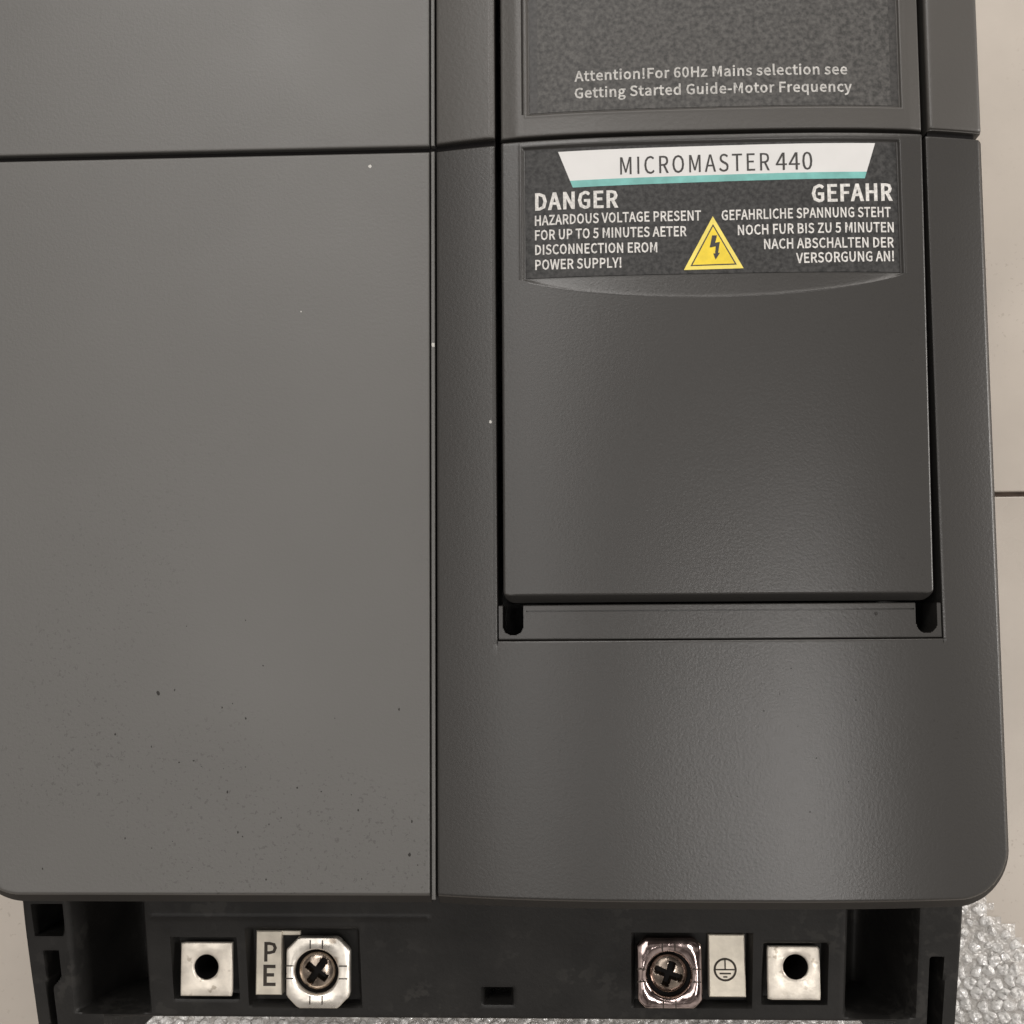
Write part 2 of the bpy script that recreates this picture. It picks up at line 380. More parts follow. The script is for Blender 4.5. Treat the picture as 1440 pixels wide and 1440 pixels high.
# ------------------------------------------------------------------ writing
# letter outlines (advance, points, triangles), first character of the key = weight: regular, medium, bold
GLYPHS = {"r0":[272,"136 -6 196 14 234 77 248 181 234 284 196 345 136 366 77 345 38 284 25 181 38 77 77 14 136 30 100 46 76 95 68 181 76 266 100 315 136 330 172 315 196 266 205 181 196 95 172 46","7 5 6 8 17 7 17 18 7 18 5 7 18 19 5 19 4 5 8 16 17 20 4 19 9 16 8 20 3 4 21 3 20 9 15 16 10 15 9 10 14 15 22 3 21 22 2 3 10 13 14 23 2 22 11 13 10 23 1 2 11 12 13 12 1 23 11 1 12 0 1 11"],"r4":[272,"167 0 209 0 209 99 257 99 257 135 209 135 209 359 159 359 10 128 10 99 167 99 167 135 56 135 138 257 148 275 158 293 167 310 169 310 168 289 167 266 167 245","8 6 7 8 16 6 16 17 6 17 5 6 8 15 16 18 5 17 8 14 15 19 5 18 8 13 14 20 5 19 8 12 13 11 5 20 8 11 12 8 5 11 8 4 5 8 3 4 9 3 8 10 3 9 0 2 10 2 3 10 0 1 2"],"rA":[298,"2 0 48 0 82 110 214 110 248 0 296 0 174 359 124 359 94 146 111 201 124 241 136 281 147 323 149 323 161 282 173 241 185 201 202 146","0 12 7 12 6 7 12 13 6 13 5 6 0 11 12 14 5 13 15 5 14 0 10 11 16 5 15 0 9 10 0 8 9 17 5 16 0 2 8 2 17 8 2 3 17 3 5 17 0 1 2 4 5 3"],"rC":[313,"185 -6 228 0 264 17 295 45 270 74 246 52 219 38 187 33 127 51 89 102 75 181 89 258 129 308 188 326 217 322 241 310 262 292 286 322 261 343 228 359 188 366 106 343 49 279 28 179 49 79 104 16","21 19 20 21 18 19 21 17 18 22 12 21 12 13 21 13 17 21 14 17 13 15 17 14 15 16 17 22 11 12 23 11 22 23 10 11 23 9 10 24 9 23 24 8 9 25 8 24 5 3 4 6 3 5 25 7 8 6 2 3 7 2 6 25 2 7 25 1 2 0 1 25"],"rE":[289,"50 0 262 0 262 39 95 39 95 170 231 170 231 208 95 208 95 321 256 321 256 359 50 359","0 8 11 8 10 11 8 9 10 0 7 8 0 4 7 4 6 7 4 5 6 0 3 4 0 2 3 0 1 2"],"rI":[144,"50 0 95 0 95 359 50 359","0 2 3 0 1 2"],"rM":[398,"50 0 90 0 90 199 89 233 87 270 84 305 86 305 115 223 183 36 214 36 281 223 310 305 312 305 310 270 307 233 306 199 306 0 349 0 349 359 294 359 225 167 217 142 209 117 200 92 199 92 190 117 181 142 173 167 104 359 50 359","0 5 29 5 28 29 5 6 28 6 27 28 20 11 19 11 18 19 11 12 18 12 17 18 0 4 5 7 27 6 20 10 11 13 17 12 0 3 4 14 17 13 15 17 14 0 2 3 8 27 7 20 9 10 0 1 2 16 17 15 8 26 27 21 9 20 22 9 21 8 25 26 23 9 22 8 24 25 8 23 24 8 9 23"],"rO":[364,"182 -6 262 17 316 81 335 181 316 280 262 343 182 366 102 343 48 280 28 181 48 81 102 17 182 33 125 52 88 103 75 181 88 258 125 308 182 326 238 308 275 258 289 181 275 103 238 52","7 5 6 8 17 7 17 18 7 18 5 7 18 19 5 19 4 5 8 16 17 20 4 19 9 16 8 20 3 4 9 15 16 21 3 20 10 15 9 10 14 15 22 3 21 22 2 3 10 13 14 23 2 22 11 13 10 23 1 2 12 1 23 11 12 13 11 1 12 11 0 1"],"rP":[310,"50 0 95 0 95 143 154 143 223 155 269 191 286 254 269 316 223 349 152 359 50 359 95 180 95 323 146 323 199 316 231 295 241 254 231 212 200 188 148 180","0 12 10 12 9 10 12 8 9 12 13 8 13 7 8 0 11 12 14 7 13 15 7 14 15 6 7 16 6 15 17 6 16 17 5 6 18 5 17 18 4 5 19 4 18 0 2 11 2 19 11 2 4 19 2 3 4 0 1 2"],"rR":[311,"95 189 95 323 155 323 203 316 232 296 242 259 232 220 203 196 155 189 247 0 298 0 206 157 249 176 277 210 287 259 271 318 227 350 162 359 50 359 50 0 95 0 95 152 159 152","19 1 18 1 17 18 1 16 17 1 2 16 2 15 16 19 0 1 3 15 2 3 14 15 4 14 3 5 14 4 6 14 5 6 13 14 7 13 6 7 12 13 8 12 7 19 21 0 21 8 0 21 12 8 21 11 12 21 22 11 22 10 11 19 20 21 9 10 22"],"rS":[292,"149 -6 214 7 256 44 271 96 261 140 235 171 197 192 146 214 118 227 96 245 86 274 95 302 118 320 153 326 185 322 212 310 235 293 259 322 230 345 194 360 153 366 95 353 55 320 40 271 52 227 79 197 113 178 165 156 196 141 217 121 225 92 216 61 190 41 150 33 113 39 79 54 50 78 24 47 58 18 101 0","21 19 20 21 18 19 22 18 21 22 13 18 13 17 18 22 12 13 14 17 13 15 17 14 15 16 17 23 12 22 23 11 12 23 10 11 23 9 10 24 9 23 24 8 9 24 7 8 25 7 24 25 6 7 26 6 25 26 5 6 27 5 26 27 4 5 28 4 27 29 4 28 29 3 4 30 3 29 30 2 3 31 2 30 37 35 36 32 2 31 37 34 35 38 34 37 32 1 2 33 1 32 38 33 34 38 1 33 39 1 38 39 0 1"],"rT":[294,"124 0 170 0 170 321 278 321 278 359 15 359 15 321 124 321","6 4 5 6 3 4 7 3 6 0 2 7 2 3 7 0 1 2"],"m!":[158,"47 61 79 74 111 61 123 27 111 -6 79 -18 47 -6 35 27 45 378 113 378 112 316 105 97 53 97 46 316","13 9 8 13 10 9 13 11 10 12 11 13 0 2 1 0 3 2 7 3 0 7 4 3 6 4 7 5 4 6"],"m-":[170,"159 166 159 109 11 109 11 166","2 0 3 2 1 0"],"m0":[272,"45 327 136 379 228 327 259 181 228 33 136 -19 45 33 13 181 176 289 136 317 97 289 79 181 97 72 136 44 176 72 194 181","0 2 1 7 10 0 10 9 0 9 2 0 9 8 2 8 3 2 7 11 10 15 3 8 15 4 3 6 11 7 6 12 11 14 4 15 6 13 12 13 4 14 6 4 13 6 5 4"],"m5":[272,"34 86 77 53 123 43 169 62 189 116 171 167 125 186 99 181 66 163 31 186 43 371 240 371 240 310 103 310 97 235 106 238 139 243 223 213 258 117 218 17 129 -18 54 -2 -3 39","9 13 10 13 11 10 13 12 11 9 14 13 15 17 16 14 17 15 9 17 14 9 6 17 6 5 17 5 18 17 9 7 6 8 7 9 4 18 5 4 19 18 3 19 4 22 1 0 2 19 3 22 2 1 22 19 2 21 19 22 21 20 19"],"m6":[272,"58 329 159 377 214 366 261 330 220 286 189 311 164 317 108 288 88 210 103 222 152 235 233 203 263 110 229 18 147 -19 52 30 16 172 181 59 197 110 183 160 143 178 113 169 83 141 104 66 148 42","0 2 1 0 3 2 0 6 3 6 5 3 5 4 3 16 7 0 7 6 0 16 8 7 9 11 10 8 11 9 16 11 8 16 20 11 20 19 11 19 12 11 16 21 20 15 22 16 22 21 16 18 12 19 15 23 22 17 12 18 17 13 12 15 24 23 24 13 17 15 13 24 14 13 15"],"mA":[298,"182 371 312 -11 240 -11 205 99 91 99 56 -11 -14 -11 115 371 175 198 156 258 141 311 156 311 140 258 122 198 109 157 187 157","6 10 7 10 0 7 10 11 0 11 1 0 6 12 10 12 9 10 12 9 11 9 1 11 8 1 9 6 13 12 15 1 8 6 14 13 6 4 14 4 15 14 4 3 15 3 1 15 6 5 4 2 1 3"],"mB":[322,"157 371 252 349 291 273 276 217 238 188 238 198 289 171 312 105 270 17 165 -11 38 -11 38 371 207 232 222 266 206 301 149 312 106 312 106 218 147 218 222 63 243 107 223 146 156 160 106 160 106 47 156 47","10 16 11 16 0 11 16 1 0 16 15 1 15 14 1 14 2 1 10 17 16 13 2 14 13 3 2 12 3 13 18 3 12 10 23 17 23 18 17 23 3 18 23 5 3 5 4 3 23 6 5 23 22 6 22 21 6 21 7 6 10 24 23 20 7 21 19 7 20 19 8 7 25 8 19 10 25 24 10 8 25 10 9 8"],"mC":[313,"65 324 187 377 251 363 302 323 264 277 225 306 190 314 116 279 87 181 115 81 188 45 228 54 272 89 311 44 252 -3 184 -18 64 35 17 179","0 2 1 0 3 2 17 7 0 7 6 0 6 3 0 6 5 3 5 4 3 17 8 7 17 9 8 16 9 17 11 13 12 16 10 9 10 13 11 16 13 10 16 14 13 15 14 16"],"mD":[337,"141 371 274 322 320 181 274 39 143 -11 38 -11 38 371 221 83 250 181 221 277 133 311 106 311 106 48 133 48","5 11 6 11 0 6 11 1 0 11 10 1 10 9 1 9 2 1 5 12 11 8 2 9 8 3 2 7 3 8 13 3 7 5 13 12 5 3 13 5 4 3"],"mE":[289,"268 371 268 310 106 310 106 220 242 220 242 158 106 158 106 50 273 50 273 -11 38 -11 38 371","10 2 11 2 0 11 2 1 0 10 3 2 10 6 3 6 4 3 6 5 4 10 7 6 10 8 7 10 9 8"],"mF":[271,"268 371 268 310 106 310 106 211 243 211 243 150 106 150 106 -11 38 -11 38 371","8 2 9 2 0 9 2 1 0 8 3 2 8 6 3 6 4 3 6 5 4 8 7 6"],"mG":[338,"66 324 192 377 261 362 313 324 274 277 235 306 196 314 117 279 87 181 116 81 197 45 228 50 249 61 249 137 172 137 172 197 313 197 313 29 260 -5 189 -18 65 34 17 179","0 2 1 0 3 2 21 7 0 7 6 0 6 3 0 6 5 3 5 4 3 21 8 7 14 16 15 14 13 16 13 17 16 21 9 8 20 9 21 12 17 13 20 10 9 11 17 12 10 17 11 20 17 10 19 17 20 19 18 17"],"mH":[357,"106 371 106 220 251 220 251 371 319 371 319 -11 251 -11 251 158 106 158 106 -11 38 -11 38 371","10 0 11 10 1 0 2 4 3 2 5 4 10 8 1 8 2 1 8 7 2 7 5 2 10 9 8 6 5 7"],"mI":[144,"106 371 106 -11 38 -11 38 371","2 0 3 2 1 0"],"mL":[266,"106 371 106 50 263 50 263 -11 38 -11 38 371","4 0 5 4 1 0 4 2 1 4 3 2"],"mM":[398,"112 371 183 171 196 134 207 103 192 103 203 133 215 171 286 371 360 371 360 -11 295 -11 295 199 297 252 300 294 318 294 292 219 222 25 175 25 105 219 78 294 96 294 100 252 101 199 101 -11 38 -11 38 371","24 19 25 19 0 25 19 20 0 20 1 0 6 13 7 13 8 7 13 14 8 14 9 8 24 18 19 21 1 20 6 12 13 15 9 14 6 15 12 15 11 12 22 18 21 18 1 21 6 16 15 11 9 15 24 22 18 22 17 18 10 9 11 24 23 22 5 16 6 4 3 5"],"mN":[354,"102 371 237 138 272 70 256 70 253 115 251 172 251 371 316 371 316 -11 252 -11 118 222 82 290 99 290 101 246 103 189 103 -11 38 -11 38 371","16 11 17 11 0 17 11 12 0 12 1 0 5 7 6 5 8 7 16 13 11 13 10 11 13 1 12 16 14 13 10 1 13 9 1 10 16 15 14 4 8 5 9 3 1 3 2 1 3 8 4 9 8 3"],"mO":[364,"62 325 182 378 302 325 347 181 302 36 182 -19 62 36 17 181 250 279 182 313 114 279 87 181 114 81 182 46 250 81 277 181","0 2 1 7 10 0 10 9 0 9 2 0 9 8 2 8 3 2 7 11 10 15 3 8 6 11 7 15 4 3 6 12 11 14 4 15 13 4 14 6 13 12 6 4 13 6 5 4"],"mP":[310,"153 371 257 346 299 254 258 161 155 132 106 132 106 -11 38 -11 38 371 210 207 229 254 209 298 145 311 106 311 106 191 147 191","7 13 8 13 0 8 13 1 0 13 12 1 12 11 1 11 2 1 7 14 13 10 2 11 10 3 2 9 3 10 15 3 9 7 5 14 5 15 14 5 3 15 5 4 3 7 6 5"],"mR":[311,"212 216 230 259 212 299 154 311 106 311 106 200 153 200 106 141 106 -11 38 -11 38 371 163 371 260 347 299 259 274 184 222 153 317 -11 240 -11 153 141","9 4 10 4 11 10 4 12 11 4 3 12 3 2 12 2 13 12 9 5 4 1 13 2 1 14 13 0 14 1 6 14 0 9 7 5 7 6 5 7 14 6 7 15 14 7 18 15 18 16 15 9 8 7 17 16 18"],"mS":[292,"49 93 100 56 149 45 197 59 213 92 199 124 160 146 108 169 55 203 28 271 64 348 153 377 217 364 275 324 238 278 194 306 154 314 113 303 99 274 114 243 151 224 202 202 259 164 283 95 246 14 150 -18 74 -3 7 44","10 12 11 10 13 12 9 17 10 17 16 10 16 13 10 16 15 13 15 14 13 9 18 17 9 19 18 8 19 9 8 20 19 8 21 20 7 21 8 7 22 21 6 22 7 6 23 22 5 23 6 4 23 5 4 24 23 27 1 0 3 24 4 2 24 3 27 2 1 27 24 2 26 24 27 26 25 24"],"mT":[294,"4 310 4 371 290 371 290 310 181 310 181 -11 113 -11 113 310","0 2 1 0 3 2 7 3 0 6 4 7 4 3 7 6 5 4"],"mU":[353,"37 371 104 371 104 149 127 66 177 45 228 66 251 149 251 371 317 371 317 146 278 19 177 -18 76 19 37 146","13 1 0 13 2 1 6 8 7 6 9 8 5 9 6 13 3 2 12 3 13 5 10 9 4 10 5 12 4 3 12 10 4 12 11 10"],"mV":[282,"56 371 117 168 134 109 150 57 135 57 150 109 167 168 227 371 297 371 176 -11 107 -11 -15 371","10 0 11 10 1 0 6 8 7 6 9 8 10 2 1 5 9 6 10 4 2 4 3 2 4 9 5 10 9 4"],"mW":[430,"69 371 108 166 119 108 128 58 112 58 122 108 135 166 187 371 246 371 298 166 311 108 322 58 306 58 314 107 324 166 365 371 431 371 352 -11 280 -11 223 214 214 256 207 287 223 287 216 256 207 214 151 -11 80 -11 -1 371","26 0 27 26 1 0 6 8 7 6 21 8 21 22 8 22 9 8 14 16 15 14 17 16 6 20 21 23 9 22 6 24 20 24 19 20 24 19 23 19 9 23 18 9 19 6 25 24 5 25 6 18 10 9 26 2 1 13 17 14 18 12 10 12 11 10 4 3 5 3 25 5 26 3 2 12 17 13 26 25 3 18 17 12"],"mY":[260,"-18 371 55 371 104 262 122 223 137 190 124 190 140 223 157 262 207 371 279 371 164 137 164 -11 96 -11 96 137","13 1 0 13 2 1 7 9 8 7 10 9 6 10 7 13 3 2 5 4 6 4 10 6 13 4 3 13 10 4 12 10 13 12 11 10"],"mZ":[296,"194 310 30 310 30 371 281 371 281 329 101 50 284 50 284 -11 13 -11 13 31","1 3 2 1 4 3 1 0 4 0 5 4 9 5 0 9 6 5 9 7 6 8 7 9"],"ma":[276,"61 145 179 177 171 207 136 224 97 216 53 192 25 243 82 272 146 285 225 251 248 165 248 -11 190 -11 186 21 198 21 158 -6 106 -18 42 5 17 70 181 124 106 105 85 71 94 49 119 41 151 49 181 70","7 9 8 6 9 7 6 3 9 3 2 9 2 10 9 5 4 6 4 3 6 1 10 2 0 10 1 0 19 10 19 11 10 18 20 0 20 19 0 25 11 19 18 21 20 18 22 21 24 14 25 14 11 25 17 22 18 23 14 24 17 23 22 17 13 23 13 14 23 15 11 14 17 15 13 15 12 13 16 15 17 12 11 15"],"mc":[250,"55 245 152 285 203 274 247 244 211 197 179 218 157 224 104 199 83 133 104 67 155 43 184 49 220 73 252 23 200 -8 149 -18 52 22 14 133","0 2 1 0 3 2 17 7 0 7 6 0 6 3 0 6 5 3 5 4 3 17 8 7 16 8 17 16 9 8 11 13 12 16 10 9 10 13 11 16 13 10 16 14 13 15 14 16"],"md":[304,"52 243 140 285 186 275 204 264 203 287 203 401 270 401 270 -11 212 -11 208 20 220 20 185 -6 135 -18 47 22 14 133 203 201 177 218 151 224 104 199 84 133 101 66 147 43 175 51 203 73","4 6 5 4 7 6 3 7 4 0 2 1 0 3 2 0 16 3 16 15 3 15 7 3 14 18 0 18 17 0 17 16 0 23 7 15 14 19 18 13 19 14 13 20 19 22 7 23 13 21 20 21 10 22 10 7 22 13 10 21 12 9 13 9 10 13 12 11 9 11 8 9 11 7 10 8 7 11"],"me":[272,"53 244 144 285 233 247 262 149 262 133 259 111 86 111 105 63 159 41 190 46 229 65 255 16 205 -9 152 -18 54 22 14 133 185 208 146 225 104 207 86 166 197 166","0 2 1 0 17 2 17 16 2 16 3 2 15 18 0 18 17 0 20 3 16 15 19 18 15 20 19 15 3 20 15 4 3 15 5 4 14 6 15 6 5 15 14 7 6 9 11 10 14 8 7 8 11 9 14 11 8 13 11 14 13 12 11"],"mg":[276,"25 -12 53 14 53 7 37 23 29 55 40 90 58 109 58 102 35 130 23 179 56 256 133 284 158 282 174 277 276 277 276 221 231 221 236 213 243 176 212 100 136 73 112 76 98 81 93 75 90 63 96 51 126 44 178 44 254 28 282 -31 241 -105 135 -134 48 -114 13 -53 166 215 134 228 103 215 90 178 104 140 134 127 165 140 179 178 204 -21 171 -15 125 -15 108 -14 95 -12 81 -28 76 -43 92 -69 141 -80 195 -65 213 -37","10 12 11 10 13 12 10 14 13 10 15 14 9 36 10 36 35 10 35 15 10 34 16 35 16 15 35 34 17 16 9 37 36 41 17 34 41 18 17 8 37 9 40 18 41 8 38 37 40 19 18 39 19 40 8 39 38 7 6 8 6 39 8 6 19 39 5 19 6 5 22 19 22 20 19 4 22 5 4 23 22 21 20 22 4 24 23 4 25 24 3 25 4 3 26 25 26 28 27 3 28 26 3 29 28 2 1 3 1 29 3 0 46 1 46 43 1 43 29 1 0 47 46 45 43 46 33 47 0 44 43 45 42 29 43 52 29 42 33 48 47 52 30 29 51 30 52 33 49 48 32 49 33 50 30 51 32 50 49 32 30 50 32 31 30"],"mi":[135,"38 381 68 392 98 381 110 351 98 321 68 309 38 321 26 351 101 277 101 -11 34 -11 34 277","10 8 11 10 9 8 0 2 1 0 3 2 7 3 0 7 4 3 6 4 7 5 4 6"],"ml":[139,"34 401 101 401 101 51 103 43 105 42 105 42 121 45 131 -11 109 -16 90 -18 47 1 34 52","11 1 0 11 2 1 10 2 11 10 3 2 5 7 6 10 4 3 4 7 5 10 7 4 9 7 10 9 8 7"],"mn":[299,"92 277 96 239 83 239 122 270 177 285 248 254 269 170 269 -11 202 -11 202 162 192 209 162 222 131 213 101 188 101 -11 34 -11 34 277","3 5 4 15 2 16 2 0 16 2 1 0 2 5 3 2 11 5 11 10 5 10 6 5 15 13 2 13 12 2 12 11 2 9 6 10 15 14 13 9 7 6 8 7 9"],"mo":[297,"54 245 149 285 243 245 283 133 243 22 149 -19 54 22 14 133 195 199 149 223 102 199 83 133 102 67 149 43 195 67 214 133","0 2 1 7 10 0 10 9 0 9 2 0 9 8 2 8 3 2 7 11 10 15 3 8 14 3 15 7 12 11 6 12 7 14 4 3 13 4 14 6 13 12 6 4 13 5 4 6"],"mq":[304,"204 8 184 -6 135 -18 47 22 14 133 52 243 140 285 187 275 221 252 209 252 214 277 270 277 270 -123 203 -123 203 -17 203 201 177 218 151 224 104 199 84 133 101 66 147 43 175 51 203 73","5 7 6 9 11 10 9 8 11 8 12 11 5 8 7 5 16 8 16 15 8 15 12 8 4 18 5 18 17 5 17 16 5 23 12 15 4 19 18 3 19 4 3 20 19 22 0 23 0 12 23 3 21 20 21 0 22 3 0 21 2 0 3 2 1 0 14 12 0 13 12 14"],"mr":[190,"92 277 97 229 82 229 114 268 161 284 181 283 204 274 191 214 169 221 159 221 129 210 101 168 101 -11 34 -11 34 277","3 5 4 3 6 5 13 2 14 2 0 14 2 1 0 3 7 6 2 8 3 8 7 3 13 11 2 11 10 2 10 9 2 9 8 2 13 12 11"],"ms":[229,"34 75 78 48 116 40 147 50 156 69 142 93 103 111 47 139 18 197 46 260 121 285 172 275 221 246 186 200 151 221 123 227 93 218 86 200 98 180 135 164 194 135 224 73 195 8 115 -18 56 -7 -1 27","9 11 10 9 12 11 8 15 9 15 12 9 15 14 12 14 13 12 8 16 15 8 17 16 8 18 17 7 18 8 7 19 18 7 20 19 6 20 7 6 21 20 5 21 6 4 21 5 25 1 0 4 22 21 3 22 4 2 22 3 25 2 1 25 22 2 24 22 25 24 23 22"],"mt":[185,"42 219 2 219 2 274 45 277 50 352 109 352 109 277 181 277 181 219 109 219 109 82 116 51 140 41 152 43 177 52 192 -4 156 -14 127 -18 60 10 42 81","3 5 4 3 6 5 3 7 6 3 8 7 2 8 3 1 8 2 0 8 1 19 9 0 9 8 0 19 10 9 19 11 10 18 11 19 13 15 14 18 12 11 12 15 13 18 15 12 17 15 18 17 16 15"],"mu":[298,"30 277 97 277 97 104 108 57 137 44 167 53 197 82 197 277 264 277 264 -11 205 -11 202 30 215 30 177 -3 122 -18 51 12 30 96","16 1 0 16 2 1 6 8 7 6 9 8 16 3 2 15 3 16 5 12 6 12 9 6 15 4 3 4 12 5 15 11 4 11 12 4 13 9 12 15 13 11 13 10 11 14 13 15 10 9 13"],"my":[255,"19 -59 39 -65 46 -66 76 -53 97 -16 101 -1 -10 277 61 277 117 122 130 85 141 54 127 54 136 84 147 122 197 277 265 277 159 -27 120 -97 51 -126 30 -124 5 -117","5 7 6 5 8 7 13 15 14 13 16 15 5 9 8 12 16 13 5 11 9 11 10 9 11 16 12 5 16 11 4 16 5 3 16 4 3 17 16 2 17 3 20 1 0 20 2 1 20 17 2 20 18 17 19 18 20"],"mz":[233,"136 219 21 219 21 277 225 277 225 239 95 47 230 47 230 -11 6 -11 6 27","1 3 2 1 4 3 1 0 4 0 5 4 9 5 0 9 6 5 9 7 6 8 7 9"],"bA":[298,"202 399 351 -39 219 -39 185 71 111 71 76 -39 -53 -39 95 399 148 189 135 230 123 271 119 283 177 283 173 271 161 230 149 189 147 185 149 185","6 11 7 11 0 7 11 12 0 12 1 0 6 10 11 13 1 12 6 9 10 14 1 13 6 8 9 15 1 14 6 16 8 16 17 8 16 1 15 6 4 16 4 3 16 3 1 16 6 5 4 2 1 3"],"bD":[337,"144 399 252 374 325 297 348 181 325 65 253 -14 146 -39 10 -39 10 399 184 89 211 121 222 181 211 240 185 271 131 283 134 283 134 76 131 76","7 0 8 7 14 0 14 1 0 14 2 1 14 15 2 15 13 2 13 3 2 7 13 14 16 13 15 7 17 13 17 16 13 12 3 13 11 3 12 11 4 3 10 4 11 9 4 10 17 4 9 7 4 17 7 5 4 7 6 5"],"bE":[289,"296 399 296 282 134 282 134 248 270 248 270 130 134 130 134 78 301 78 301 -39 10 -39 10 399","10 2 11 2 0 11 2 1 0 10 3 2 10 6 3 6 4 3 6 5 4 10 7 6 10 8 7 10 9 8"],"bF":[271,"296 399 296 282 134 282 134 239 271 239 271 122 134 122 134 -39 10 -39 10 399","8 2 9 2 0 9 2 1 0 8 3 2 8 6 3 6 4 3 6 5 4 8 7 6"],"bG":[338,"14 298 87 378 191 406 249 397 293 376 352 326 277 237 230 276 215 283 197 286 154 274 126 241 115 181 126 119 152 86 198 73 212 74 225 79 221 76 221 109 144 109 144 225 341 225 341 16 293 -21 245 -39 188 -46 85 -19 13 61 -12 180","1 3 2 1 4 3 0 4 1 0 5 4 0 9 5 9 8 5 8 7 5 7 6 5 29 10 0 10 9 0 29 11 10 29 12 11 20 22 21 20 19 22 19 23 22 29 13 12 28 13 29 28 14 13 18 17 19 17 23 19 28 15 14 16 23 17 15 23 16 28 23 15 27 23 28 27 24 23 26 24 27 26 25 24"],"bH":[357,"134 399 134 248 223 248 223 399 347 399 347 -39 223 -39 223 130 134 130 134 -39 10 -39 10 399","10 0 11 10 1 0 2 4 3 2 5 4 10 8 1 8 2 1 8 7 2 7 5 2 10 9 8 6 5 7"],"bN":[354,"118 399 261 152 289 98 226 98 226 93 224 133 223 172 223 399 344 399 344 -39 236 -39 93 208 65 262 128 262 128 266 130 228 131 189 131 -39 10 -39 10 399","18 12 19 12 0 19 12 14 0 14 1 0 6 8 7 6 1 8 1 2 8 2 9 8 12 15 14 13 1 14 18 11 12 15 13 12 15 1 13 16 6 15 6 1 15 18 10 11 17 6 16 17 5 6 17 3 5 3 4 5 17 2 3 17 9 2 17 10 18 10 9 17"],"bR":[311,"186 234 197 242 202 259 198 272 188 279 152 283 134 283 134 228 152 228 134 113 134 -39 10 -39 10 399 165 399 242 387 305 342 328 260 313 192 273 144 262 139 366 -39 224 -39 137 113","11 13 12 11 6 13 6 14 13 6 15 14 6 5 15 5 4 15 4 16 15 11 7 6 3 16 4 2 16 3 2 17 16 1 17 2 0 17 1 8 17 0 11 8 7 11 9 8 9 17 8 9 18 17 9 19 18 9 22 19 22 20 19 11 10 9 21 20 22"]}
def text_mesh(s, wt='m', spacing=1.):
    if wt in 'bd':                               # heavy strokes: the medium letters laid three times, slightly shifted
        vs = []; fs = []
        v1, f1 = text_mesh(s, 'm' if wt == 'b' else 'r', spacing)
        for q, dx in enumerate((-9, 0, 9) if wt == 'b' else (-5, 5)):
            k = len(vs); vs += [Vector((v.x + dx, v.y, q * .004)) for v in v1]; fs += [tuple(i + k for i in f) for f in f1]
        return vs, fs
    vs = []; fs = []; pen = 0
    for ch in s:
        if ch == ' ': pen += 115 * spacing; continue
        adv, v, f = GLYPHS[wt + ch]; v = list(map(int, v.split())); f = list(map(int, f.split())); k = len(vs)
        vs += [Vector((pen + v[i], v[i + 1], 0)) for i in range(0, len(v), 2)]
        fs += [(f[i] + k, f[i + 1] + k, f[i + 2] + k) for i in range(0, len(f), 3)]
        pen += adv + 330 * (spacing - 1)
    return vs, fs
def lettering(s, p0, p1, cap, surf, m, parent, bold='m', spacing=1., eps=.05):
    """s fitted between the baseline points p0 and p1 (mm) with capital height cap"""
    vs, fs = text_mesh(s, bold, spacing)
    y0, y1 = 0, 359; x0 = min(v.x for v in vs); x1 = max(v.x for v in vs)
    L = p1[0] - p0[0]; out = []
    for v in vs:
        t = (v.x - x0) / (x1 - x0); X = p0[0] + t * L; Y = p0[1] + t * (p1[1] - p0[1]) + (v.y - y0) / (y1 - y0) * cap
        out.append((X, Y, surf(X, Y) + eps + v.z))
    return link('lettering', out, fs, m, parent, None)
def flat(name, poly, surf, m, parent, eps, nx=40, sides=None):
    """a printed band between a lower and an upper line: poly = (bl, br, tr, tl)"""
    bl, br, tr, tl = poly; vs = []; fs = []; ny = 2
    for j in range(ny + 1):
        for i in range(nx + 1):
            s, t = i / nx, j / ny
            X = (bl[0] * (1 - s) + br[0] * s) * (1 - t) + (tl[0] * (1 - s) + tr[0] * s) * t
            Y = (bl[1] * (1 - s) + br[1] * s) * (1 - t) + (tl[1] * (1 - s) + tr[1] * s) * t
            vs.append((X, Y, surf(X, Y) + eps))
    for j in range(ny):
        for i in range(nx): a = j * (nx + 1) + i; fs.append((a, a + 1, a + nx + 2, a + nx + 1))
    return link(name, vs, fs, m, parent, None)
def lsurf(X, Y): return arc(X) - .75
# warning label: a thin film with rounded edge, sunk in the door
def wl_h(X, Y): return lsurf(X, Y) + .12 + fil(min(X + 10.45, 88.45 - X, Y - 91.9, 127.3 - Y), .1)
WL = sheet('warning_label', spans([-10.45, 88.45], 2), spans([91.9, 127.3], 3), None, wl_h, LBL_DARK, D, wall=0)
def ws(X, Y): return lsurf(X, Y) + .12
flat('banner', ((1.6, 118.2), (80.3, 119.1), (82.8, 126.95), (-1.5, 126.3)), ws, WHITE, WL, .04)
flat('banner_stripe', ((2.35, 116.3), (79.75, 117.3), (80.3, 119.1), (1.6, 118.2)), ws, TEAL, WL, .04)
lettering('MICROMASTER', (15.0, 119.35), (54.6, 119.6), 4.75, ws, INKD, WL, 'd', 1.2, .08)
lettering('440', (56.2, 119.6), (65.9, 119.7), 4.75, ws, INKD, WL, 'd', 1.08, .08)
lettering('DANGER', (-7.8, 110.6), (14.4, 110.5), 4.5, ws, INKW, WL, 'b', 1.12)
lettering('GEFAHR', (65.5, 110.9), (87.1, 111.4), 4.5, ws, INKW, WL, 'b', 1.12)
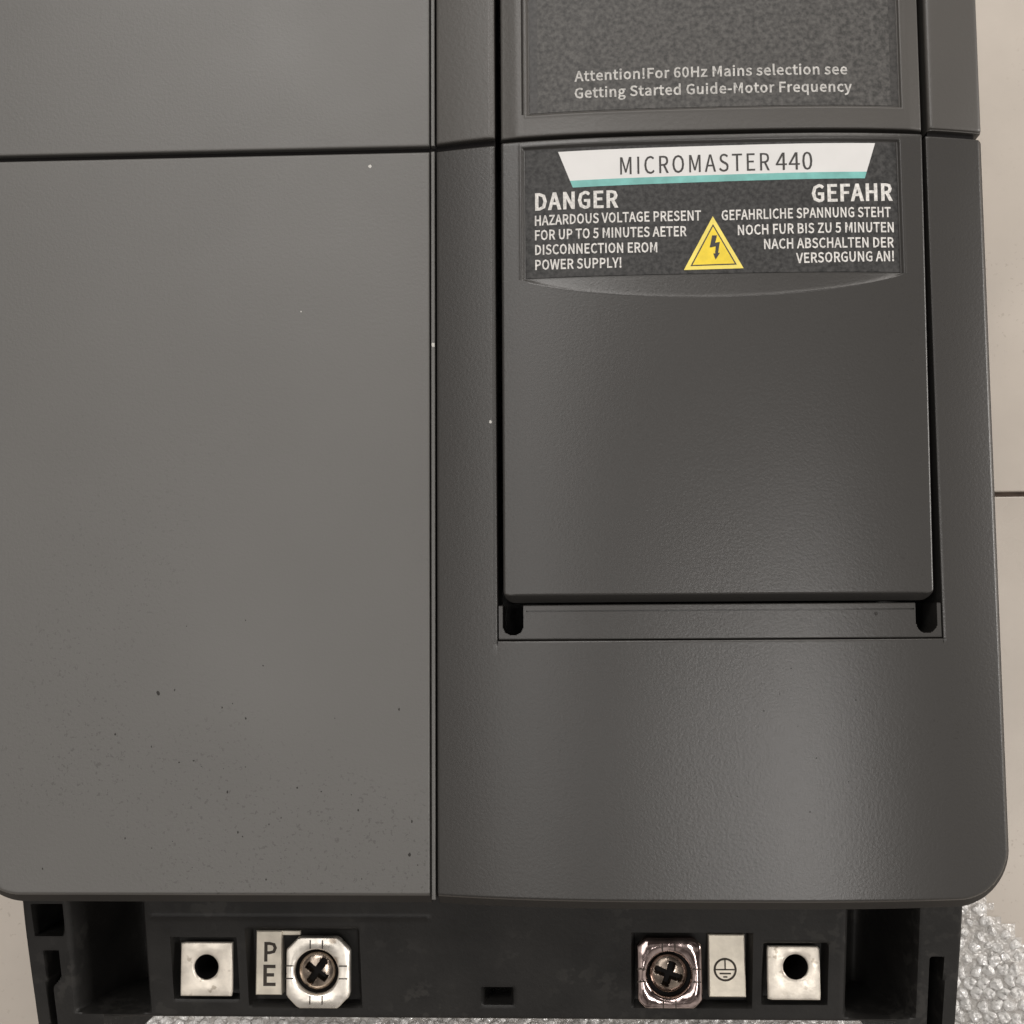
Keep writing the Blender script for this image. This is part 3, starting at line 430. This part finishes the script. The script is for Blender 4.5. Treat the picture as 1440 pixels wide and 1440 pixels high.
for s, a, b_ in (('HAZARDOUS VOLTAGE PRESENT', (-7.9, 106.4), (36.2, 106.4)), ('FOR UP TO 5 MINUTES AETER', (-7.9, 102.4), (32.3, 102.2)),
                 ('DISCONNECTION EROM', (-7.9, 98.4), (24.5, 98.0)), ('POWER SUPPLY!', (-7.9, 94.3), (15.0, 94.1)),
                 ('GEFAHRLICHE SPANNUNG STEHT', (41.6, 106.3), (86.4, 106.9)), ('NOCH FUR BIS ZU 5 MINUTEN', (45.8, 102.2), (87.1, 102.8)),
                 ('NACH ABSCHALTEN DER', (52.6, 98.3), (87.0, 98.7)), ('VERSORGUNG AN!', (60.9, 94.4), (86.9, 95.0))):
    lettering(s, a, b_, 2.6, ws, INKW, WL, 'm', 1.04)
def poly(name, pts, faces, m, eps, parent=WL, surf=ws):
    return link(name, [(x, y, surf(x, y) + eps) for x, y in pts], faces, m, parent, None)
tri = lambda k: [(39.3, 107.4 - 2.1 * k), (31.4 + 1.75 * k, 93.0 + 1.0 * k), (47.1 - 1.75 * k, 93.2 + 1.0 * k)]
poly('warning_triangle', tri(0), [(1, 2, 0)], YEL2, .04)
poly('triangle_border', tri(1.0) + tri(1.32), [(0, 1, 4, 3), (1, 2, 5, 4), (2, 0, 3, 5)], INKD, .07)
poly('triangle_field', tri(1.32), [(1, 2, 0)], YEL, .07)
bolt = [(39.0, 102.2), (40.3, 102.2), (39.8, 100.2), (41.0, 100.4), (40.5, 97.4), (41.0, 97.5), (39.8, 95.6), (39.2, 97.3), (39.7, 97.3), (39.9, 99.2), (38.3, 98.9)]
poly('lightning_bolt', bolt, [(0, 10, 2, 1), (10, 9, 3, 2), (9, 8, 4, 3), (8, 7, 6, 4), (4, 6, 5)], INKD, .10)

# upper label
def lid_floor(X, Y): return arc(X) - .7
def ul_h(X, Y): return lid_floor(X, Y) + .15 + fil(min(X + 9.2, 89.6 - X, Y - 137.25), .1)
UL = sheet('rating_label', spans([-9.2, 89.6], 2), spans([137.25, 290], 4), None, ul_h, LBL_UP, D, wall=0)
us = lambda X, Y: lid_floor(X, Y) + .15
flat('label_border', ((-9.0, 137.5), (-6.9, 137.5), (-6.9, 288), (-9.0, 288)), us, LBL_EDGE, UL, .04, 4)
flat('label_border', ((87.5, 137.5), (89.4, 137.5), (89.4, 288), (87.5, 288)), us, LBL_EDGE, UL, .04, 4)
lettering('Attention!For 60Hz Mains selection see', (3.1, 145.6), (75.9, 145.8), 2.75, us, INKG, UL, 'm', 1.06)
lettering('Getting Started Guide-Motor Frequency', (3.1, 140.9), (77.0, 141.0), 2.75, us, INKG, UL, 'm', 1.06)

# ------------------------------------------------------------------ terminal base below the covers
def pz(Y): return -28 - (-Y - 78) / 36 * 9.6
POCK = [(-114.8, -95.8, -107.3, -88.6, 5), (-93.2, -60.6, -109.2, -85.8, 5), (17.0, 50.6, -108.6, -86.6, 5), (53.6, 72.0, -107.6, -89.4, 5)]
HOLES = [(-154.2, -145.8, -88.2, -79.2, 30), (100.2, 103.9, -125.0, -93.3, 16)]
def pbox(X, Y, x0, x1, y0, y1, s): return sst(0, s, min(X - x0, x1 - X, Y - y0, y1 - Y))
def base_h(X, Y):
    z = pz(Y)
    for x0, x1, y0, y1, dp in POCK: z -= dp * pbox(X, Y, x0, x1, y0, y1, .9)
    for x0, x1, y0, y1, dp in HOLES: z -= dp * pbox(X, Y, x0, x1, y0, y1, .6)
    for cx, hw in ((-133.0, 11.5), (86.5, 10.5)):   # screwdriver channels
        t = (X - cx) / hw
        if abs(t) < 1: z -= 34 * (1 - t * t) ** 1.7 * sst(-111.6, -110.4, Y)
    for cx, cy in ((-104.9, -97.4), (62.8, -96.6)): z -= 30 * (1 - sst(3.5, 4.0, math.hypot(X - cx, Y - cy)))
    # tapering slot at the left edge
    if Y < -92.6:
        wl = -151.9; wr = -147.8 if Y > -100.5 else (-147.8 - min(1, (-100.5 - Y) / 3) * 2.2)
        z -= 18 * sst(0, .6, min(X - wl, wr - X, -92.6 - Y))
    z -= 12 * pbox(X, Y, -26, -16.5, -108.6, -102.8, 2.6)
    z += fil(min(X + 157.2, 108.6 - X), 1.2)
    if -136 < X < 91.2: z += fil(Y + 112.6, .9)
    else: z += fil(Y + 126, .8)
    z += .5 * math.exp(-((Y + 82.5) / .5) ** 2) * (1 if -120 < X < -40 else 0)
    return z
xs = spans([-157.2, -136.0, 91.2, 108.6], .62, .12); ys = spans([-126.0, -112.6, -66], .6, .12)
def base_warp(x, y): 
    k = max(0, (-78 - y)) / 36
    return (x + 1.8 * k * sst(-140, -157, x) - 1.0 * k * sst(98, 108, x), y)
sheet('terminal_base', xs, ys, base_warp, base_h, PL_DARK, D, keep=lambda x, y: y > -112.6 or x < -136 or x > 91.2, wall=-FRONT * 1000 + 4, smooth=40)

def holed_plate(name, x0, x1, y0, y1, cx, cy, r, z, th, m, parent, chamf=0., lip=.3, sub=4, dome=0.):
    """rectangular plate with a round hole, bevelled, optional cut corners"""
    n = 64; outer = []
    for k in range(n):
        a = 2 * math.pi * (k + .5) / n; dx, dy = math.cos(a), math.sin(a)
        t = min((x1 - cx) / dx if dx > 0 else (x0 - cx) / dx, (y1 - cy) / dy if dy > 0 else (y0 - cy) / dy)
        X, Y = cx + dx * t, cy + dy * t
        if chamf:
            mx, my = (x0 + x1) / 2, (y0 + y1) / 2; lim = (x1 - x0) / 2 + (y1 - y0) / 2 - chamf
            s = abs(X - mx) + abs(Y - my)
            if s > lim:
                f = 1.0
                for _ in range(20):
                    s = abs(cx + dx * t * f - mx) + abs(cy + dy * t * f - my); f *= 1 - max(0, (s - lim)) / s
                X, Y = cx + dx * t * f, cy + dy * t * f
        outer.append((X, Y))
    rings = []
    def lerp_ring(q, zz): return [(cx + (ox - cx) * 1, cy, zz) for ox, oy in outer]
    def ring(frac, zz):
        out = []
        for k, (ox, oy) in enumerate(outer):
            a = 2 * math.pi * (k + .5) / n; ix, iy = cx + r * math.cos(a), cy + r * math.sin(a)
            out.append((ix + (ox - ix) * frac, iy + (oy - iy) * frac, zz + dome * (1 - (2 * frac - 1) ** 2) if 0 < frac < 1 else zz))
        return out
    seq = [ring(1, z - th), ring(1, z - lip), ring(.96, z - lip * .25), ring(.9, z), ring(.5, z), ring(.12, z), ring(.05, z - lip * .3), ring(0, z - lip), ring(0, z - th)]
    vs = [v for q in seq for v in q]; fs = []
    for j in range(len(seq) - 1):
        for k in range(n): a, b2 = j * n + k, j * n + (k + 1) % n; fs.append((a, b2, b2 + n, a + n))
    return link(name, vs, fs, m, parent, 50)
def disc(name, cx, cy, r, z0, z1, m, parent, bev=.3, n=40):
    seq = [(r, z0), (r, z1 - bev), (r - bev, z1), (.01, z1)]; vs = []; fs = []
    for rr, zz in seq: vs += [(cx + rr * math.cos(2 * math.pi * k / n), cy + rr * math.sin(2 * math.pi * k / n), zz) for k in range(n)]
    for j in range(3):
        for k in range(n): a, b2 = j * n + k, j * n + (k + 1) % n; fs.append((a, b2, b2 + n, a + n))
    fs.append(tuple(3 * n + k for k in range(n)))
    return link(name, vs, fs, m, parent, 30)
def tube(name, cx, cy, r, z1, z0, m, parent, n=40):
    vs = [(cx + r * math.cos(2 * math.pi * k / n), cy + r * math.sin(2 * math.pi * k / n), z) for z in (z1, z0) for k in range(n)]
    fs = [(k, (k + 1) % n, (k + 1) % n + n, k + n) for k in range(n)] + [tuple(n + k for k in range(n))]
    return link(name, vs, fs, m, parent, 30)
def screw(cx, cy, z, r, ang, parent, m):
    """pan head with a cross recess and a slot"""
    n = 72; rr = [i / 26 for i in range(27)]; vs = []; fs = []; ca, sa = math.cos(ang), math.sin(ang)
    def h(x, y):
        q = math.hypot(x, y) / r; z_ = 2.4 * math.sqrt(max(0, 1 - (q * .93) ** 2.4))
        u, v = x * ca + y * sa, -x * sa + y * ca
        arm = min(max(abs(u) / 4.0, abs(v) / .95), max(abs(v) / 3.4, abs(u) / .95))
        z_ -= 3.2 * (1 - sst(.8, 1.05, arm)); z_ -= .5 * (1 - sst(.6, 1.2, abs(v) / .5)); return z_
    for t in rr:
        for k in range(n):
            x, y = r * t * math.cos(2 * math.pi * k / n), r * t * math.sin(2 * math.pi * k / n); vs.append((cx + x, cy + y, z + h(x, y)))
    for k in range(n): x, y = r * math.cos(2 * math.pi * k / n), r * math.sin(2 * math.pi * k / n); vs.append((cx + x, cy + y, z - 5))
    for j in range(27):
        for k in range(n): a, b2 = j * n + k, j * n + (k + 1) % n; fs.append((a + n, b2 + n, b2, a) if j < 27 else ())
    return link('screw_head', vs, [f[::-1] for f in fs], m, parent, 60)

for x0, x1, y0, y1, cx, cy in ((-112.3, -97.3, -105.5, -90.5, -104.9, -97.4), (54.9, 69.6, -105.6, -90.9, 62.8, -96.6)):
    nut = holed_plate('square_nut', x0, x1, y0, y1, cx, cy, 3.5, -33.0, 1.2, NICKEL, D)
    tube('hole_shade_liner', cx, cy, 3.42, -33.35, -60, PL_GAP, nut)  # near-black liner, the shade inside the hole put into its colour
# PE terminal on the left
pe = box('terminal_plate', -90.8, -83.2, -105.4, -87.4, -38, -34.2, TIN, D, .3)
box('terminal_tab', -83.25, -78.0, -88.7, -87.4, -38, -34.35, TIN, D, .2)
def on(z): return lambda X, Y: z
lettering('P', (-88.4, -95.9), (-84.7, -95.9), 5.2, on(-34.2), STAMP, pe, 'm', 1, .05)
lettering('E', (-88.6, -102.7), (-85.0, -102.7), 5.6, on(-34.2), STAMP, pe, 'm', 1, .05)
def clamp(x0, x1, y0, y1, cx, cy, z, m, ang, sm, chamf, dome):
    c = holed_plate('clamp_washer', x0, x1, y0, y1, cx, cy, 6.3, z, 2.2, m, D, chamf=chamf, lip=.3, dome=dome)
    for k in range(4):                        # raised ribs pressed into the washer, a pair on each side
        for s in (-1, 1):
            a = k * math.pi / 2; dx, dy = math.cos(a), math.sin(a); px, py = -dy, dx; L0, L1 = 6.5, 8.9; o_ = s * 1.75; wd_ = .17
            v = []
            for (l, q) in ((L0, -wd_), (L1, -wd_), (L1, wd_), (L0, wd_)):
                v.append((cx + dx * l + px * (o_ + q), cy + dy * l + py * (o_ + q), z + .05 + dome))
            link('pressed_line', v, [(0, 1, 2, 3)], STAMP, c, None)
    screw(cx, cy, z - 2.8, 5.25, ang, D, sm)
    disc('clamp_seat', cx, cy, 7.2, z - 8, z - 3.4, PL_GAP, D)
clamp(-81.2, -63.0, -108.0, -88.4, -72.6, -98.0, -30.6, CHROME, .95, SCREW, 3.4, .12)
clamp(18.3, 36.3, -107.4, -88.0, 27.1, -98.2, -30.6, CHROME2, -.35, SCREW, 2.2, .8)
ep = box('terminal_plate', 38.6, 48.9, -105.2, -87.9, -38, -34.0, TIN, D, .3)
def ringmesh(cx, cy, r0, r1, z, m, parent, n=40):
    vs = [(cx + r_ * math.cos(2 * math.pi * k / n), cy + r_ * math.sin(2 * math.pi * k / n), z) for r_ in (r0, r1) for k in range(n)]
    return link('earth_symbol', vs, [(k, k + n, (k + 1) % n + n, (k + 1) % n) for k in range(n)], m, parent, None)
es = ringmesh(43.2, -97.6, 2.65, 3.25, -33.94, STAMP, ep)
for x0, x1, y0, y1 in ((43.0, 43.4, -97.5, -94.9), (40.5, 45.9, -97.8, -97.4), (41.6, 44.8, -98.9, -98.45), (42.6, 43.8, -99.8, -99.4)):
    link('earth_symbol', [(x0, y0, -33.93), (x1, y0, -33.93), (x1, y1, -33.93), (x0, y1, -33.93)], [(0, 1, 2, 3)], STAMP, ep, None)

# ------------------------------------------------------------------ small marks on the covers
def speck(x, y, r, surf, m, el=1.):
    n = 9; vs = [(x, y, surf(x, y) + .12)]
    for k in range(n):
        a = 2 * math.pi * k / n; q = r * random.uniform(.7, 1.2)
        vs.append((x + q * math.cos(a), y + q * el * math.sin(a), surf(x + q * math.cos(a), y) + .02))
    return link('speck', vs, [(0, 1 + k, 1 + (k + 1) % n) for k in range(n)], m, D, 60)
z0f = lambda X, Y: 0.; za = lambda X, Y: arc(X)
speck(-53.2, 125.6, .55, z0f, MARKL); speck(-109.6, -17.6, .5, z0f, MARK, 1.4); speck(-42.2, -59.9, .4, z0f, MARK, 1.5)
speck(-20.2, 53.6, .4, za, MARKL, 1.3); speck(79.0, 2.2, .45, za, MARK); speck(-72.0, 85.3, .2, z0f, MARKL); speck(-35.8, 75.5, .45, lambda X, Y: .22, MARKL, 1.6)
for k in range(46):
    x, y = random.gauss(-85, 30), random.gauss(-38, 24)
    if -155 < x < -39 and -68 < y < 60: speck(x, y, random.uniform(.12, .26), z0f, MARK, random.uniform(.8, 1.8))
for k in range(14):
    x, y = random.gauss(58, 18), random.gauss(-35, 18)
    if -30 < x < 108 and -66 < y < -7: speck(x, y, random.uniform(.12, .24), za, MARK)

# ------------------------------------------------------------------ bubble wrap under the lower end
BW = empty('bubble_wrap', (0.0, -0.19, 0.0), 'crinkled clear bubble wrap on the floor at the lower end of the drive', 'bubble wrap')
def bw_top(x): return -131 if x < 113 else -119 + 3 * math.sin(x * .4) - max(0, x - 178) * .5
def bw_out(x, y):
    xr = 188 + (-125 - y) * .5 + 4 * math.sin(y * .21) + 2 * math.sin(y * .6)
    xl = -228 + 3 * math.sin(y * .3)
    return xl < x < xr and -270 < y < bw_top(x)
def bwz(x, y): return 1.2 + .9 * math.sin(x * .11 + 1.3 * math.sin(y * .07)) + .7 * math.sin(y * .17 + x * .05)
def bwv(x, y, z): return (x / 1000, y / 1000 + .19, z / 1000)
xs = [-232 + k * 3 for k in range(160)]; ys = [-270 + k * 3 for k in range(54)]
vs = [bwv(x, y, max(.4, bwz(x, y))) for y in ys for x in xs]; fs = []
for j in range(len(ys) - 1):
    for i in range(len(xs) - 1):
        if bw_out(xs[i] + 1.5, ys[j] + 1.5): a = j * len(xs) + i; fs.append((a, a + 1, a + len(xs) + 1, a + len(xs)))
used = sorted({v for f in fs for v in f}); re_ = {v: k for k, v in enumerate(used)}
link('plastic_film', [vs[v] for v in used], [tuple(re_[v] for v in f) for f in fs], FILM, BW, 180, raw=True)
def bubble_geo(seed):
    rnd = random.Random(seed); vs = []; fs = []; n = 14; R_ = 2.7
    ph = [rnd.uniform(0, 6.28) for _ in range(4)]; am = [rnd.uniform(.05, .22) for _ in range(4)]
    for j, (rr, h) in enumerate(((1, 0), (.97, 1.2), (.82, 2.3), (.5, 2.9), (.2, 3.0))):
        for k in range(n):
            a = 2 * math.pi * k / n; q = R_ * rr * (1 + sum(am[i] * math.sin((i + 2) * a + ph[i]) for i in range(4)) * .5)
            vs.append((q * math.cos(a), q * math.sin(a), h * (1 + am[0] * 1.5 * math.sin(a * 2 + ph[1]) + am[1] * math.sin(a + ph[2]))))
    for j in range(4):
        for k in range(n): a, b2 = j * n + k, j * n + (k + 1) % n; fs.append((a, b2, b2 + n, a + n))
    fs.append(tuple(4 * n + k for k in range(n))); return vs, fs
geos = [bubble_geo(i) for i in range(8)]; meshes = []
for v, f in geos:
    me = bpy.data.meshes.new('bubble'); me.from_pydata([(a / 1000, b_ / 1000, c / 1000) for a, b_, c in v], [], f); me.materials.append(BUB)
    me.polygons.foreach_set('use_smooth', [True] * len(me.polygons)); meshes.append(me)
Ri = R.transposed()
def px(x, y, z):
    d = Ri @ (Vector((x / 1000, y / 1000, z / 1000)) - Vector((0, 0, FRONT + .34)))
    return 720 + 1800 * d.x / -d.z, 720 - 1800 * d.y / -d.z
cand = []; row = 0; y = -121.
while y > -266:
    x = -226 + (row % 2) * 2.95
    while x < 232:
        X, Y = x + random.uniform(-.9, .9), y + random.uniform(-.9, .9)
        if bw_out(X + 2.5, Y + 2) and bw_out(X - 2.5, Y): cand.append((X, Y))
        x += 5.9
    y -= 5.1; row += 1
def seen(c):
    u, v = px(c[0], c[1], 3); return -30 < u < 1460 and v < 1465
near = [c for c in cand if seen(c)][:300]; rest = [c for c in cand if c not in set(near)]
for X, Y in near:
    o = bpy.data.objects.new('bubble', random.choice(meshes)); COL.objects.link(o); o.parent = BW
    o.location = bwv(X, Y, max(.4, bwz(X, Y)) - .1); o.rotation_euler = (random.uniform(-.6, .6), random.uniform(-.6, .6), random.uniform(0, 6.28))
    s = random.uniform(.62, 1.15); o.scale = (s, s * random.uniform(.75, 1.15), s * random.uniform(.4, 1.25))
vs = []; fs = []
for X, Y in rest:
    v, f = random.choice(geos); k = len(vs); vs += [bwv(X + a, Y + b_, max(.4, bwz(X, Y)) - .1 + c) for a, b_, c in v]; fs += [tuple(i + k for i in q) for q in f]
o = link('bubble_field', vs, fs, BUB, BW, 180, raw=True); o['kind'] = 'stuff'
